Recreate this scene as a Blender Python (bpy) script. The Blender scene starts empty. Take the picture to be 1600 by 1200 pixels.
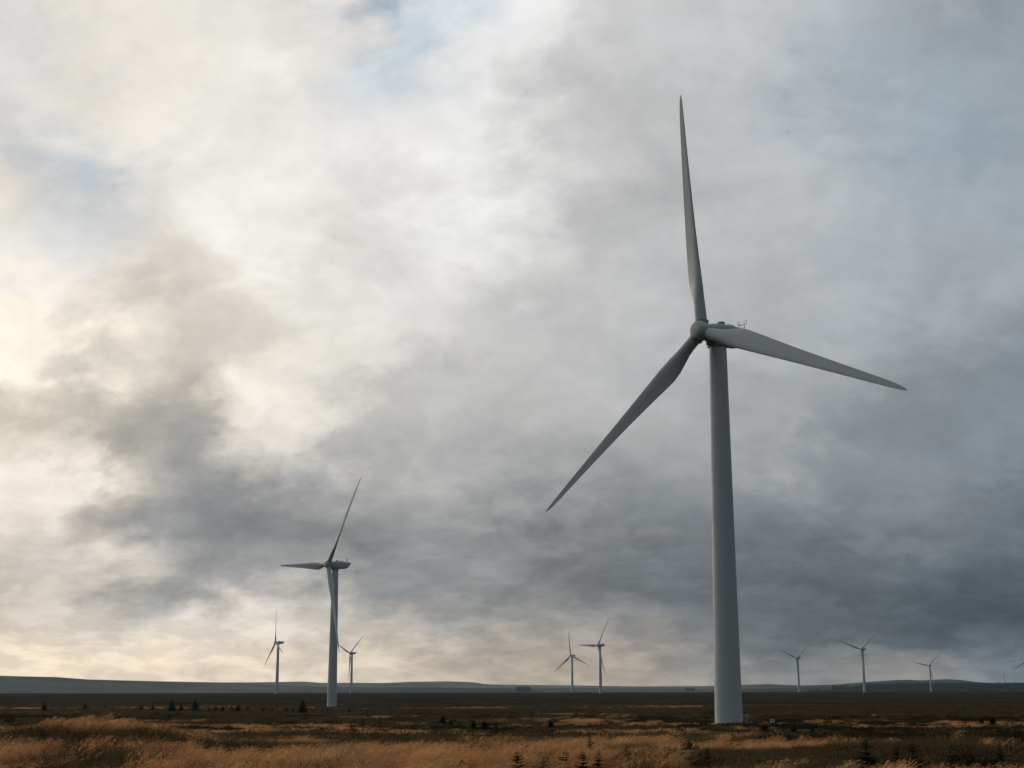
import bpy, bmesh, math, random
import numpy as np
from mathutils import Vector, Matrix

R_ = math.radians
random.seed(7)
SC = bpy.context.scene
COL = SC.collection

# ------------------------------------------------------------------ camera, exposure
EYE = 1.7
F_PX = 2286.0                       # focal length in pixels of a 1600 px wide picture
PITCH = math.atan(481.0 / F_PX)
cp, sp = math.cos(PITCH), math.sin(PITCH)
cam_d = bpy.data.cameras.new('camera')
cam_d.sensor_width = 36.0
cam_d.lens = 36.0 * F_PX / 1600.0
cam_d.clip_start = 0.2
cam_d.clip_end = 60000.0
cam = bpy.data.objects.new('camera', cam_d)
COL.objects.link(cam)
cam.location = (0, 0, EYE)
cam.rotation_euler = (math.pi / 2 + PITCH, 0, 0)
SC.camera = cam
vs = SC.view_settings
vs.view_transform = 'Standard'
vs.look = 'None'
vs.exposure = 0.0
vs.gamma = 1.0
vs.use_curve_mapping = False
SUN_AZ, SUN_EL = R_(-33.0), R_(13.5)

# ------------------------------------------------------------------ sky
def lin(c):
    c = c / 255.0
    return c / 12.92 if c <= 0.04045 else ((c + 0.055) / 1.055) ** 2.4

class NT:
    """small helper to write node graphs"""
    def __init__(self, tree):
        self.t = tree
    def node(self, typ, **kw):
        n = self.t.nodes.new(typ)
        for k, v in kw.items():
            setattr(n, k, v)
        return n
    def put(self, sock, v):
        if hasattr(v, 'is_output'):
            self.t.links.new(v, sock)
        elif v is not None:
            sock.default_value = v
    def m(self, op, a, b=None, c=None, clamp=False):
        n = self.node('ShaderNodeMath', operation=op, use_clamp=clamp)
        for i, v in enumerate((a, b, c)):
            if v is not None:
                self.put(n.inputs[i], v)
        return n.outputs[0]
    def vm(self, op, a, b=None):
        n = self.node('ShaderNodeVectorMath', operation=op)
        self.put(n.inputs[0], a)
        if b is not None:
            if op == 'SCALE':
                self.put(n.inputs['Scale'], b)
            else:
                self.put(n.inputs[1], b)
        return n.outputs['Value'] if op in ('DOT_PRODUCT', 'LENGTH') else n.outputs['Vector']
    def rng(self, v, a, b, c=0.0, d=1.0, smooth=False):
        n = self.node('ShaderNodeMapRange', interpolation_type='SMOOTHSTEP' if smooth else 'LINEAR', clamp=True)
        self.put(n.inputs[0], v)
        for i, q in enumerate((a, b, c, d)):
            self.put(n.inputs[i + 1], q)
        return n.outputs[0]
    def mix(self, f, a, b, blend='MIX'):
        n = self.node('ShaderNodeMix', data_type='RGBA', blend_type=blend)
        self.put(n.inputs[0], f)
        self.put(n.inputs[6], a)
        self.put(n.inputs[7], b)
        return n.outputs[2]
    def noise(self, vec, scale, detail=5.0, rough=0.55, dist=0.0, lac=2.0, col=False):
        n = self.node('ShaderNodeTexNoise', noise_dimensions='3D')
        self.put(n.inputs['Vector'], vec)
        n.inputs['Scale'].default_value = scale
        n.inputs['Detail'].default_value = detail
        n.inputs['Roughness'].default_value = rough
        n.inputs['Distortion'].default_value = dist
        n.inputs['Lacunarity'].default_value = lac
        return n.outputs['Color'] if col else n.outputs['Fac']
    def sep(self, v):
        n = self.node('ShaderNodeSeparateXYZ')
        self.put(n.inputs[0], v)
        return n.outputs
    def comb(self, x, y, z):
        n = self.node('ShaderNodeCombineXYZ')
        for i, v in enumerate((x, y, z)):
            self.put(n.inputs[i], v)
        return n.outputs[0]
    def ramp(self, f, stops, interp='LINEAR'):
        n = self.node('ShaderNodeValToRGB')
        cr = n.color_ramp
        cr.interpolation = interp
        while len(cr.elements) < len(stops):
            cr.elements.new(0.5)
        for e, (p, c) in zip(cr.elements, stops):
            e.position = p
            e.color = (c[0], c[1], c[2], 1)
        self.put(n.inputs[0], f)
        return n.outputs[0]

# brightness of the overcast seen in the photograph: rows by height, (x, grey level)
CLOUD_ROWS = [
    (-150, [(-100,212),(100,222),(300,228),(500,224),(700,228),(900,214),(1100,200),(1300,186),(1500,170),(1700,160)]),
    (0,   [(-100,208),(0,214),(100,220),(200,226),(300,228),(400,228),(500,214),(545,190),(590,172),(620,192),(660,218),(700,228),(800,232),(870,222),(900,213),(1000,204),(1100,199),(1200,191),(1300,185),(1400,178),(1500,162),(1600,152),(1700,150)]),
    (100, [(-100,208),(0,212),(100,222),(200,228),(300,233),(400,233),(500,226),(600,226),(660,206),(700,214),(800,232),(850,222),(900,205),(1000,201),(1100,199),(1200,196),(1300,185),(1400,171),(1500,165),(1600,158),(1700,156)]),
    (200, [(-100,216),(0,220),(100,224),(200,228),(300,236),(400,237),(500,232),(600,227),(700,232),(780,228),(850,208),(900,199),(1000,191),(1100,191),(1200,190),(1300,174),(1400,164),(1500,160),(1600,160),(1700,160)]),
    (300, [(-100,212),(0,200),(40,187),(100,189),(160,194),(220,218),(300,234),(400,238),(500,234),(600,222),(700,234),(780,222),(850,204),(900,195),(1000,181),(1100,188),(1200,190),(1300,175),(1400,168),(1500,162),(1600,166),(1700,166)]),
    (400, [(-100,246),(0,245),(100,236),(200,218),(260,212),(310,229),(400,242),(500,222),(600,213),(700,231),(760,222),(820,207),(900,190),(1000,196),(1100,191),(1200,185),(1300,178),(1400,178),(1500,172),(1600,176),(1700,170)]),
    (500, [(-100,250),(0,248),(60,246),(120,230),(200,203),(260,196),(310,206),(400,218),(500,226),(600,222),(680,208),(760,196),(900,191),(1000,187),(1100,182),(1200,178),(1300,175),(1400,170),(1500,163),(1600,156),(1700,150)]),
    (600, [(-100,252),(0,250),(50,246),(100,226),(200,197),(300,201),(400,230),(500,227),(590,216),(640,196),(700,190),(800,188),(900,191),(1000,185),(1100,175),(1200,166),(1300,161),(1400,155),(1500,145),(1600,139),(1700,132)]),
    (690, [(-100,196),(0,184),(100,178),(200,168),(300,164),(345,186),(390,222),(450,232),(520,224),(560,196),(600,188),(700,190),(800,180),(900,174),(1000,165),(1100,162),(1200,162),(1300,142),(1400,135),(1500,131),(1600,138),(1700,130)]),
    (800, [(-100,232),(0,236),(50,240),(100,204),(150,168),(200,152),(300,145),(400,143),(500,148),(600,155),(700,160),(800,154),(900,145),(1000,144),(1100,138),(1200,135),(1300,130),(1400,130),(1500,124),(1600,118),(1700,112)]),
    (900, [(-100,200),(0,186),(30,208),(100,180),(150,206),(200,160),(300,139),(400,128),(500,126),(600,134),(700,143),(800,124),(900,109),(1000,114),(1100,115),(1200,109),(1300,100),(1400,99),(1500,95),(1600,90),(1700,88)]),
    (960, [(-100,200),(0,192),(100,196),(200,182),(300,186),(400,200),(500,192),(600,172),(700,158),(800,145),(900,136),(1000,134),(1100,121),(1200,111),(1300,104),(1400,95),(1500,90),(1600,82),(1700,82)]),
    (1020,[(-100,222),(0,217),(100,214),(200,214),(300,211),(400,208),(500,197),(600,190),(700,180),(800,162),(900,158),(1000,149),(1100,134),(1200,116),(1300,106),(1400,97),(1500,103),(1600,106),(1700,106)]),
    (1055,[(-100,232),(0,226),(100,222),(200,217),(300,214),(400,216),(500,211),(600,205),(700,192),(800,178),(900,166),(1000,156),(1100,141),(1200,128),(1300,128),(1400,142),(1500,142),(1600,124),(1700,120)]),
    (1085,[(-100,232),(0,228),(100,224),(200,220),(300,218),(400,218),(500,213),(600,206),(700,194),(800,180),(900,170),(1000,160),(1100,146),(1200,136),(1300,138),(1400,146),(1500,145),(1600,130),(1700,126)]),
]
def grey_at(px, py):
    vals = [(y, np.interp(px, [q[0] for q in r], [q[1] for q in r])) for y, r in CLOUD_ROWS]
    return float(np.interp(py, [v[0] for v in vals], [v[1] for v in vals]))
def cloud_rgb(px, py):
    g0 = grey_at(px, py)
    soft = sum(grey_at(px + dx_, py + dy_) for dx_, dy_ in ((-110, 0), (110, 0), (0, -80), (0, 80), (-75, -55), (75, 55), (-75, 55), (75, -55))) / 8
    g = min(241.0, g0 + 0.35 * (g0 - soft))          # keep cloud edges crisp through the wind-torn distortion
    g -= 6 * (g0 < 150 and py > 760)
    g += 9 * (py > 940) * (px < 700) + 5 * (px > 1150 and py > 700)
    g += 12 * math.exp(-((px - 20) / 130) ** 2 - ((py - 640) / 190) ** 2)
    g = min(g, 246.0)
    gs = lambda cx, cy, sx, sy: math.exp(-((px - cx) / sx) ** 2 - ((py - cy) / sy) ** 2)
    D = 18 - 31 * max(-0.1, min(1.1, px / 1600.0))
    D *= (0.75 if py < 640 else 0.45) + (0.25 if py < 640 else 0.55) * max(0, min(1, (g - 150) / 60.0)) if D > 0 else 1.0
    D += 38 * math.exp(-((1081 - py) / 85.0) ** 2) * max(0, min(1, (g - 105) / 70.0))
    D += 9 * gs(-30, 560, 260, 220)
    D -= 10 * max(0, min(1, (178 - g) / 40.0)) * (py > 600) * max(0, min(1, (1010 - py) / 80)) * max(0, 1 - px / 1400)
    D -= 5 * max(0, min(1, (165 - g) / 50.0))
    D += 10 * gs(430, 620, 150, 110)
    D -= 60 * gs(590, 15, 60, 50) + 34 * gs(660, 110, 70, 45) + 42 * gs(90, 300, 120, 65) + 14 * gs(1430, 230, 170, 130) + 16 * gs(20, 80, 90, 130)
    kr = 0.34 + 0.10 * max(0, min(1, (py - 700) / 250)) if D > 0 else 0.58
    kb = 1 - kr
    return [lin(max(0, min(255, v))) for v in (g + kr * D, g, g - kb * D)]

world = bpy.data.worlds.new('World')
SC.world = world
world.use_nodes = True
world.node_tree.nodes.clear()
W = NT(world.node_tree)
tc = W.node('ShaderNodeTexCoord')
dirv = W.vm('NORMALIZE', tc.outputs['Generated'])
dx, dy, dz = W.sep(dirv)
az = W.m('MULTIPLY', W.m('ARCTAN2', dx, dy), 180 / math.pi)
el = W.m('MULTIPLY', W.m('ARCSINE', dz), 180 / math.pi)
# the cloud layer as a flat sheet overhead: compresses into streaks towards the horizon
zz = W.m('ADD', W.m('MAXIMUM', dz, 0.0), 0.80)
pl = W.comb(W.m('DIVIDE', dx, zz), W.m('DIVIDE', dy, zz), 0.0)
mp = W.node('ShaderNodeMapping')
mp.inputs['Rotation'].default_value = (0, 0, R_(38))
mp.inputs['Scale'].default_value = (0.74, 1.22, 1.0)
W.put(mp.inputs['Vector'], pl)
pl_s = mp.outputs[0]
def crisp(v, lo, hi):
    return W.m('SUBTRACT', W.rng(v, lo, hi, smooth=True), 0.5)
wn = W.sep(W.noise(pl_s, 6.6, 9.0, 0.52, 0.15, col=True))
wn2 = W.sep(W.noise(pl_s, 16.0, 9.0, 0.56, 0.2, col=True))
wn3 = W.sep(W.noise(pl, 50.0, 6.0, 0.6, 0.0, col=True))
low = W.rng(el, 0.3, 11.0, 0.26, 1.0)
c1 = [crisp(wn[k], 0.35, 0.66) for k in range(3)]
c2 = [crisp(wn2[k], 0.38, 0.64) for k in range(3)]
waz = W.m('ADD', az, W.m('ADD', W.m('MULTIPLY', c1[0], 2.3), W.m('ADD', W.m('MULTIPLY', c2[0], 2.2), W.m('MULTIPLY', W.m('SUBTRACT', wn3[0], 0.5), 2.2))))
wel = W.m('ADD', el, W.m('MULTIPLY', low, W.m('ADD', W.m('MULTIPLY', c1[1], 1.5), W.m('ADD', W.m('MULTIPLY', c2[1], 1.7), W.m('MULTIPLY', W.m('SUBTRACT', wn3[1], 0.5), 2.0)))))
fac = W.rng(waz, -24.0, 24.0)
ELS = [0.0, 0.65, 1.5, 2.6, 3.8, 5.2, 7.0, 8.0, 8.9, 9.9, 11.0, 12.4, 14.6, 17.0, 19.4, 22.0, 24.6, 27.0, 30.0]
AZS = np.linspace(-24, 24, 32)
sky = None
for k, e in enumerate(ELS):
    stops = []
    for a in AZS:
        d = np.array([math.sin(R_(a)) * math.cos(R_(e)), math.cos(R_(a)) * math.cos(R_(e)), math.sin(R_(e))])
        dep = d[1] * cp + d[2] * sp
        px = 800 + F_PX * d[0] / dep
        py = 600 - F_PX * (-d[1] * sp + d[2] * cp) / dep
        stops.append(((a + 24) / 48, cloud_rgb(px, py)))
    row = W.ramp(fac, stops)
    sky = row if sky is None else W.mix(W.rng(wel, ELS[k - 1], e), sky, row)
# away from the picture the same cover goes on: bright round the veiled sun, slate elsewhere
sund = (math.sin(SUN_AZ) * math.cos(SUN_EL), math.cos(SUN_AZ) * math.cos(SUN_EL), math.sin(SUN_EL))
ca = W.m('MAXIMUM', W.vm('DOT_PRODUCT', dirv, sund), 0.0)
around = W.ramp(W.rng(wel, 0.0, 90.0), [(0.0, (0.09, 0.115, 0.14)), (0.08, (0.08, 0.105, 0.13)), (0.22, (0.12, 0.145, 0.17)), (0.5, (0.22, 0.24, 0.25)), (1.0, (0.33, 0.35, 0.36))])
glow = W.m('ADD', W.m('MULTIPLY', W.m('POWER', ca, 1.5), 0.78), W.m('MULTIPLY', W.m('POWER', ca, 60.0), 0.35))
around = W.mix(1.0, around, W.mix(glow, (0, 0, 0, 1), (1.0, 0.95, 0.85, 1)), 'ADD')
side_f = W.rng(W.m('ABSOLUTE', az), 20.0, 55.0, smooth=True)
top_f = W.rng(el, 27.0, 50.0, smooth=True)
sky = W.mix(W.m('MAXIMUM', side_f, top_f), sky, around)
# billows and wisps inside the cover
bill = W.m('ADD', W.m('MULTIPLY', c1[2], 0.05), W.m('ADD', W.m('MULTIPLY', c2[2], 0.075), W.m('MULTIPLY', W.m('SUBTRACT', wn3[2], 0.5), 0.22)))
strk = crisp(W.noise(W.comb(W.m('MULTIPLY', az, 0.16), W.m('MULTIPLY', el, 0.50), 0.0), 3.0, 8.0, 0.58, 0.2), 0.40, 0.62)
puff = W.m('SUBTRACT', W.m('ABSOLUTE', W.m('SUBTRACT', wn2[1], 0.5)), 0.08)
bill = W.m('ADD', bill, W.m('MULTIPLY', puff, 0.45))
bill = W.m('ADD', bill, W.m('MULTIPLY', strk, W.rng(el, 1.0, 9.5, 0.27, 0.0)))
bl = W.m('ADD', 1.035, bill)
sky = W.mix(1.0, sky, W.comb(bl, bl, bl), 'MULTIPLY')
# clear air behind the cover, showing through the thin places
nish = W.node('ShaderNodeTexSky', sky_type='NISHITA')
nish.sun_disc = False
nish.sun_elevation = SUN_EL
nish.sun_rotation = SUN_AZ
nish.altitude = 100
STR = 0.1
cov = W.mix(1.0, sky, (1 / STR, 1 / STR, 1 / STR, 1), 'MULTIPLY')
thin = W.rng(W.noise(pl, 1.7, 4.0, 0.5), 0.45, 0.75, 0.01, 0.05)
fin = W.mix(thin, cov, nish.outputs[0])
bg = W.node('ShaderNodeBackground')
bg.inputs['Strength'].default_value = STR
W.put(bg.inputs['Color'], fin)
wo = W.node('ShaderNodeOutputWorld')
W.t.links.new(bg.outputs[0], wo.inputs['Surface'])

sun_d = bpy.data.lights.new('sun', 'SUN')
sun_d.energy = 0.95
sun_d.angle = R_(40.0)
sun_d.color = (1.0, 0.86, 0.66)
sun = bpy.data.objects.new('sun', sun_d)
COL.objects.link(sun)
sun.location = (-200, 300, 200)
sun.rotation_euler = Vector(sund).to_track_quat('Z', 'Y').to_euler()

# ------------------------------------------------------------------ helpers
def tag(o, label=None, cat=None, group=None, kind=None):
    if label: o['label'] = label
    if cat: o['category'] = cat
    if group: o['group'] = group
    if kind: o['kind'] = kind
    return o

def link(o, parent=None):
    COL.objects.link(o)
    if parent is not None:
        o.parent = parent
    return o

def mesh_obj(name, verts, faces, mat, parent=None, smooth=True, uv=None):
    me = bpy.data.meshes.new(name)
    me.from_pydata([tuple(v) for v in verts], [], [tuple(f) for f in faces])
    me.update()
    if smooth:
        me.polygons.foreach_set('use_smooth', [True] * len(me.polygons))
    if mat: me.materials.append(mat)
    return link(bpy.data.objects.new(name, me), parent)

class MB:
    """collects shapes for one mesh"""
    def __init__(self):
        self.v, self.f = [], []
    def add(self, vs_, fs_):
        n = len(self.v)
        self.v += [tuple(q) for q in vs_]
        self.f += [tuple(i + n for i in f) for f in fs_]
    def box(self, c, s, rz=0.0):
        ca_, sa_ = math.cos(rz), math.sin(rz)
        P = []
        for dz_ in (-.5, .5):
            for dx_, dy_ in ((-.5, -.5), (.5, -.5), (.5, .5), (-.5, .5)):
                x, y = dx_ * s[0], dy_ * s[1]
                P.append((c[0] + x * ca_ - y * sa_, c[1] + x * sa_ + y * ca_, c[2] + dz_ * s[2]))
        self.add(P, [(3, 2, 1, 0), (4, 5, 6, 7), (0, 1, 5, 4), (1, 2, 6, 5), (2, 3, 7, 6), (3, 0, 4, 7)])
    def bar(self, a, b, r0, r1=None, n=6, caps=True):
        r1 = r0 if r1 is None else r1
        a, b = Vector(a), Vector(b)
        d = (b - a).normalized()
        u = d.orthogonal().normalized()
        w = d.cross(u)
        P = []
        for q, r in ((a, r0), (b, r1)):
            for i in range(n):
                t = 2 * math.pi * i / n
                P.append(q + u * (r * math.cos(t)) + w * (r * math.sin(t)))
        F = [(i, (i + 1) % n, n + (i + 1) % n, n + i) for i in range(n)]
        if caps:
            F += [tuple(reversed(range(n))), tuple(range(n, 2 * n))]
        self.add(P, F)
    def loft(self, rings, cap0=True, cap1=True):
        n = len(rings[0])
        P = [p for r in rings for p in r]
        F = []
        for k in range(len(rings) - 1):
            for i in range(n):
                j = (i + 1) % n
                F.append((k * n + i, k * n + j, (k + 1) * n + j, (k + 1) * n + i))
        if cap0: F.append(tuple(reversed(range(n))))
        if cap1: F.append(tuple(range((len(rings) - 1) * n, len(rings) * n)))
        self.add(P, F)
    def build(self, name, mat, parent=None, smooth=False, sharp=None):
        o = mesh_obj(name, self.v, self.f, mat, parent, smooth)
        if smooth and sharp:
            o.data.set_sharp_from_angle(angle=R_(sharp))
        return o

def empty(name, loc, rz=0.0):
    o = bpy.data.objects.new(name, None)
    o.empty_display_size = 0.5
    o.location = loc
    o.rotation_euler = (0, 0, rz)
    return link(o)

def copy_tree(o, parent=None):
    c = o.copy()
    COL.objects.link(c)
    c.parent = parent
    for ch in o.children:
        copy_tree(ch, c)
    return c

# value noise in numpy, for the lie of the land and the plant cover
_rs = np.random.RandomState(11)
_tab = _rs.rand(256, 256)
def vnoise(x, y, s, off=0):
    x = np.asarray(x, float) / s + 17.3 * off
    y = np.asarray(y, float) / s + 9.7 * off
    xi, yi = np.floor(x).astype(int), np.floor(y).astype(int)
    fx, fy = x - xi, y - yi
    fx = fx * fx * (3 - 2 * fx); fy = fy * fy * (3 - 2 * fy)
    g = lambda a, b: _tab[a % 256, b % 256]
    return (g(xi, yi) * (1 - fx) + g(xi + 1, yi) * fx) * (1 - fy) + (g(xi, yi + 1) * (1 - fx) + g(xi + 1, yi + 1) * fx) * fy
def fbm(x, y, s, oct_=4, off=0):
    t, a, n = 0, 1.0, 0
    for k in range(oct_):
        t = t + a * vnoise(x, y, s / 2 ** k, off + k * 3.1)
        n += a; a *= 0.5
    return t / n

# ------------------------------------------------------------------ the lie of the land
PD = [0, 20, 34, 60, 100, 150, 224, 300, 450, 634, 900, 1300, 1800, 2300, 2700, 3500, 4000]
PZ = [-1.7, -1.72, -1.85, -2.35, -3.2, -3.95, -4.76, -5.3, -6.1, -6.36, -5.4, -3.2, -1.7, -1.6, -1.3, -0.9, -0.7]
_pd = np.concatenate([np.linspace(0, 300, 601), np.linspace(301, 4000, 1500)])
_pz = np.interp(_pd, PD, PZ)
for _ in range(3):
    _pz2 = np.array([np.interp(np.linspace(d * 0.9, d * 1.1, 9), _pd, _pz).mean() for d in _pd])
    _pz = _pz2
NEAR_RIDGE = [(-2500,1062),(-1500,1066),(-700,1060),(-300,1055),(0,1056),(87,1058),(150,1062.5),(250,1065.5),(350,1068),(420,1071),(500,1073),(600,1074),(700,1074.5),(800,1075),(900,1075),(1000,1076),(1100,1076),(1200,1075.5),(1265,1074),(1300,1072.5),(1400,1072),(1500,1072),(1600,1072),(2200,1066),(3000,1070),(4200,1064)]
FAR_RIDGE = [(-2500,1058),(-1200,1064),(-300,1062),(0,1062),(150,1062),(250,1064.5),(350,1066.3),(400,1066.2),(475,1065),(500,1067),(600,1067),(640,1065.2),(700,1064.5),(740,1066),(760,1069),(800,1070),(900,1071),(1000,1072.5),(1100,1072),(1200,1069),(1250,1071),(1300,1070),(1350,1066),(1400,1062.5),(1420,1062),(1440,1063),(1480,1061),(1500,1062),(1540,1067),(1560,1069),(1600,1070),(2300,1064),(3200,1068),(4200,1058)]
def sstep(t):
    t = np.clip(t, 0, 1)
    return t * t * (3 - 2 * t)
def ground(x, y):
    """height relative to the eye"""
    x = np.asarray(x, float); y = np.asarray(y, float)
    d = np.hypot(x, y)
    azd = np.degrees(np.arctan2(x, y))
    px = 800 + F_PX * 1.0219 * np.tan(np.radians(np.clip(azd, -62, 62)))
    z = np.interp(d, _pd, _pz)
    z = z + np.clip(azd, -40, 40) / 19.3 * 0.0008 * np.clip(d - 900, 0, 2600)
    # tussocks and hummocks
    z = z + 0.22 * (fbm(x, y, 7.0, 3, 1) - 0.5) * sstep((d - 3) / 12) * np.clip(120 / (d + 1), 0.3, 1)
    z = z + np.clip(d / 60, 0, 1) * 0.7 * (fbm(x, y, 34.0, 3, 2) - 0.5) * np.clip(1.6 - d / 900, 0.25, 1)
    z = z + np.clip((d - 60) / 250, 0, 1) * 1.1 * (fbm(x * 0.6, y, 130.0, 3, 3) - 0.5) * np.clip(1.8 - d / 1000, 0.2, 1)
    # the knoll at the left
    z = z + 0.95 * np.exp(-((x + 12.2) / 4.6) ** 2 - ((y - 44) / 9.0) ** 2)
    z = z + 0.55 * np.exp(-((x + 22) / 5.0) ** 2 - ((y - 56) / 9.0) ** 2)
    for cx, cy, cz, cr in ((32.35, 223.9, -4.93, 13.0), (-76.2, 633.5, -6.45, 22.0)):
        w_ = np.exp(-((x - cx) ** 2 + (y - cy) ** 2) / cr ** 2)
        z = z * (1 - w_) + cz * w_
    # beyond the rim of the plain: a shallow valley, then two lines of hills
    far = d > 3000
    if np.any(far):
        def slope_of(line):
            yy = np.interp(px, [q[0] for q in line], [q[1] for q in line])
            u_ = (600 - yy) / F_PX
            return (sp + u_ * cp) / np.hypot((np.clip(px, -600, 2200) - 800) / F_PX, cp - u_ * sp)
        e1, e2 = slope_of(NEAR_RIDGE), slope_of(FAR_RIDGE)
        zr = z
        rim = np.where(azd > 8, 3700.0, 3100.0)
        nse = (fbm(x, y, 900.0, 4, 5) - 0.5)
        vall = -34.0
        t1 = sstep((d - rim) / 700)
        zv = zr * (1 - t1) + vall * t1
        t2 = sstep((d - 4300) / 1200)
        zh1 = 5500 * e1 + nse * 5
        zv = zv * (1 - t2) + zh1 * t2
        t3 = sstep((d - 5700) / 900)
        zv = zv * (1 - t3) + (zh1 - 22) * t3
        t4 = sstep((d - 6700) / 2000)
        zv = zv * (1 - t4) + (8700 * e2 + nse * 3) * t4
        t5 = sstep((d - 8800) / 1800)
        zv = zv * (1 - t5) + (8700 * e2 - 35) * t5
        z = np.where(far, zv, z)
    return z
def gz(x, y):
    return float(ground(np.array([x]), np.array([y]))[0]) + EYE
def at(px, py, dmax=3500.0):
    """point of the land met by the line of sight through a point of the picture"""
    vx, vu = (px - 800) / F_PX, (600 - py) / F_PX
    d = np.array([vx, cp - vu * sp, sp + vu * cp]); d /= math.hypot(d[0], d[1])
    ts = np.geomspace(12, dmax, 4000)
    h = ground(d[0] * ts, d[1] * ts)
    hit = np.nonzero(d[2] * ts < h)[0]
    t = ts[hit[0]] if len(hit) else dmax
    return Vector((d[0] * t, d[1] * t, gz(d[0] * t, d[1] * t)))

# ------------------------------------------------------------------ materials
def new_mat(name):
    m = bpy.data.materials.new(name)
    m.use_nodes = True
    m.node_tree.nodes.clear()
    n = NT(m.node_tree)
    out = n.node('ShaderNodeOutputMaterial')
    return m, n, out
def principled(n, out, col, rough, metal=0.0, bump=None, bdist=0.01, bstr=0.5, spec=0.5):
    b = n.node('ShaderNodeBsdfPrincipled')
    n.put(b.inputs['Base Color'], col)
    n.put(b.inputs['Roughness'], rough)
    n.put(b.inputs['Metallic'], metal)
    b.inputs['Specular IOR Level'].default_value = spec
    if bump is not None:
        bn = n.node('ShaderNodeBump')
        bn.inputs['Strength'].default_value = bstr
        bn.inputs['Distance'].default_value = bdist
        n.put(bn.inputs['Height'], bump)
        n.put(b.inputs['Normal'], bn.outputs[0])
    n.t.links.new(b.outputs[0], out.inputs['Surface'])
    return b

def paint(name, base, rough=0.58):
    m, n, out = new_mat(name)
    t = n.node('ShaderNodeTexCoord')
    ob = t.outputs['Object']
    mpn = n.node('ShaderNodeMapping')
    mpn.inputs['Scale'].default_value = (2.2, 2.2, 0.09)
    n.put(mpn.inputs['Vector'], ob)
    streak = n.rng(n.noise(mpn.outputs[0], 1.0, 5.0, 0.6), 0.5, 0.8)
    blot = n.noise(ob, 0.35, 5.0, 0.55)
    c = n.mix(n.m('MULTIPLY', streak, 0.30), (*base, 1), (base[0] * .62, base[1] * .62, base[2] * .57, 1))
    zc = n.sep(ob)[2]
    seam = n.rng(n.m('ABSOLUTE', n.m('SUBTRACT', n.m('FRACT', n.m('MULTIPLY', zc, 1 / 2.9)), 0.5)), 0.0, 0.012, 0.16, 0.0)
    c = n.mix(seam, c, (base[0] * .5, base[1] * .5, base[2] * .5, 1))
    grime = n.m('MULTIPLY', n.rng(zc, 0.4, 5.0, 0.15, 0.0), n.rng(n.noise(mpn.outputs[0], 2.0, 4.0), 0.4, 0.7))
    c = n.mix(grime, c, (0.17, 0.16, 0.12, 1))
    c = n.mix(n.rng(blot, 0.35, 0.7, 0.0, 0.2), c, (base[0] * .8, base[1] * .82, base[2] * .82, 1))
    principled(n, out, c, n.rng(blot, 0.3, 0.7, rough - .06, rough + .12), spec=0.28)
    return m
M_PAINT = paint('turbine_paint', (0.505, 0.55, 0.57))
M_BLADE = paint('blade_gelcoat_backlit', (0.46, 0.50, 0.515))  # darker than the tower paint: back-lighting of the blades put into their colour
M_NOSE = paint('nose_paint', (0.58, 0.58, 0.56))
M_SEAM = paint('turbine_flange', (0.28, 0.305, 0.315))
def flat(name, col, rough=0.6, metal=0.0, sc=4.0, amp=0.35):
    m, n, out = new_mat(name)
    t = n.node('ShaderNodeTexCoord')
    k = n.noise(t.outputs['Object'], sc, 5.0, 0.6)
    c = n.mix(n.rng(k, 0.3, 0.7), (*[v * (1 - amp) for v in col], 1), (*[min(1, v * (1 + amp)) for v in col], 1))
    principled(n, out, c, rough, metal, k, 0.004)
    return m
M_STEEL = flat('galvanised_steel', (0.36, 0.37, 0.36), 0.6, 0.0)
M_DARK = flat('dark_steel', (0.045, 0.05, 0.05), 0.55)
M_DOOR = flat('door_paint', (0.30, 0.33, 0.34), 0.5, amp=0.1)
M_CONC = flat('concrete', (0.33, 0.32, 0.30), 0.85, sc=2.0, amp=0.25)
M_SIGN = flat('sign_white', (0.62, 0.62, 0.60), 0.5, amp=0.06)
M_MARK = flat('sign_print', (0.10, 0.10, 0.10), 0.5, amp=0.1)
M_WOOD = flat('weathered_post', (0.12, 0.10, 0.08), 0.85, sc=9)

# moorland ground
M_GROUND, n, out = new_mat('moor_ground')
geo = n.node('ShaderNodeNewGeometry')
P = geo.outputs['Position']
pxs = n.sep(P)
dist = n.vm('LENGTH', P)
n1 = n.noise(P, 0.012, 6.0, 0.62)
mpn = n.node('ShaderNodeMapping'); mpn.inputs['Scale'].default_value = (1.7, 0.42, 1.0)
n.put(mpn.inputs['Vector'], P)
n2 = n.noise(mpn.outputs[0], 0.011, 7.0, 0.68)
n2b = n.noise(mpn.outputs[0], 0.023, 6.0, 0.68)
n3 = n.noise(P, 1.3, 6.0, 0.7)
heath = n.mix(n.rng(n1, 0.35, 0.66), (0.019, 0.018, 0.011, 1), (0.054, 0.043, 0.024, 1))
tan = n.rng(n2, 0.50, 0.64)
c = n.mix(n.m('MULTIPLY', tan, 0.75), heath, (0.075, 0.052, 0.027, 1))
c = n.mix(n.rng(n3, 0.3, 0.75, 0.0, 0.7), c, (0.018, 0.014, 0.008, 1))
c = n.mix(n.rng(n2b, 0.50, 0.66, 0.0, 0.75), c, (0.010, 0.009, 0.006, 1))
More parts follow.
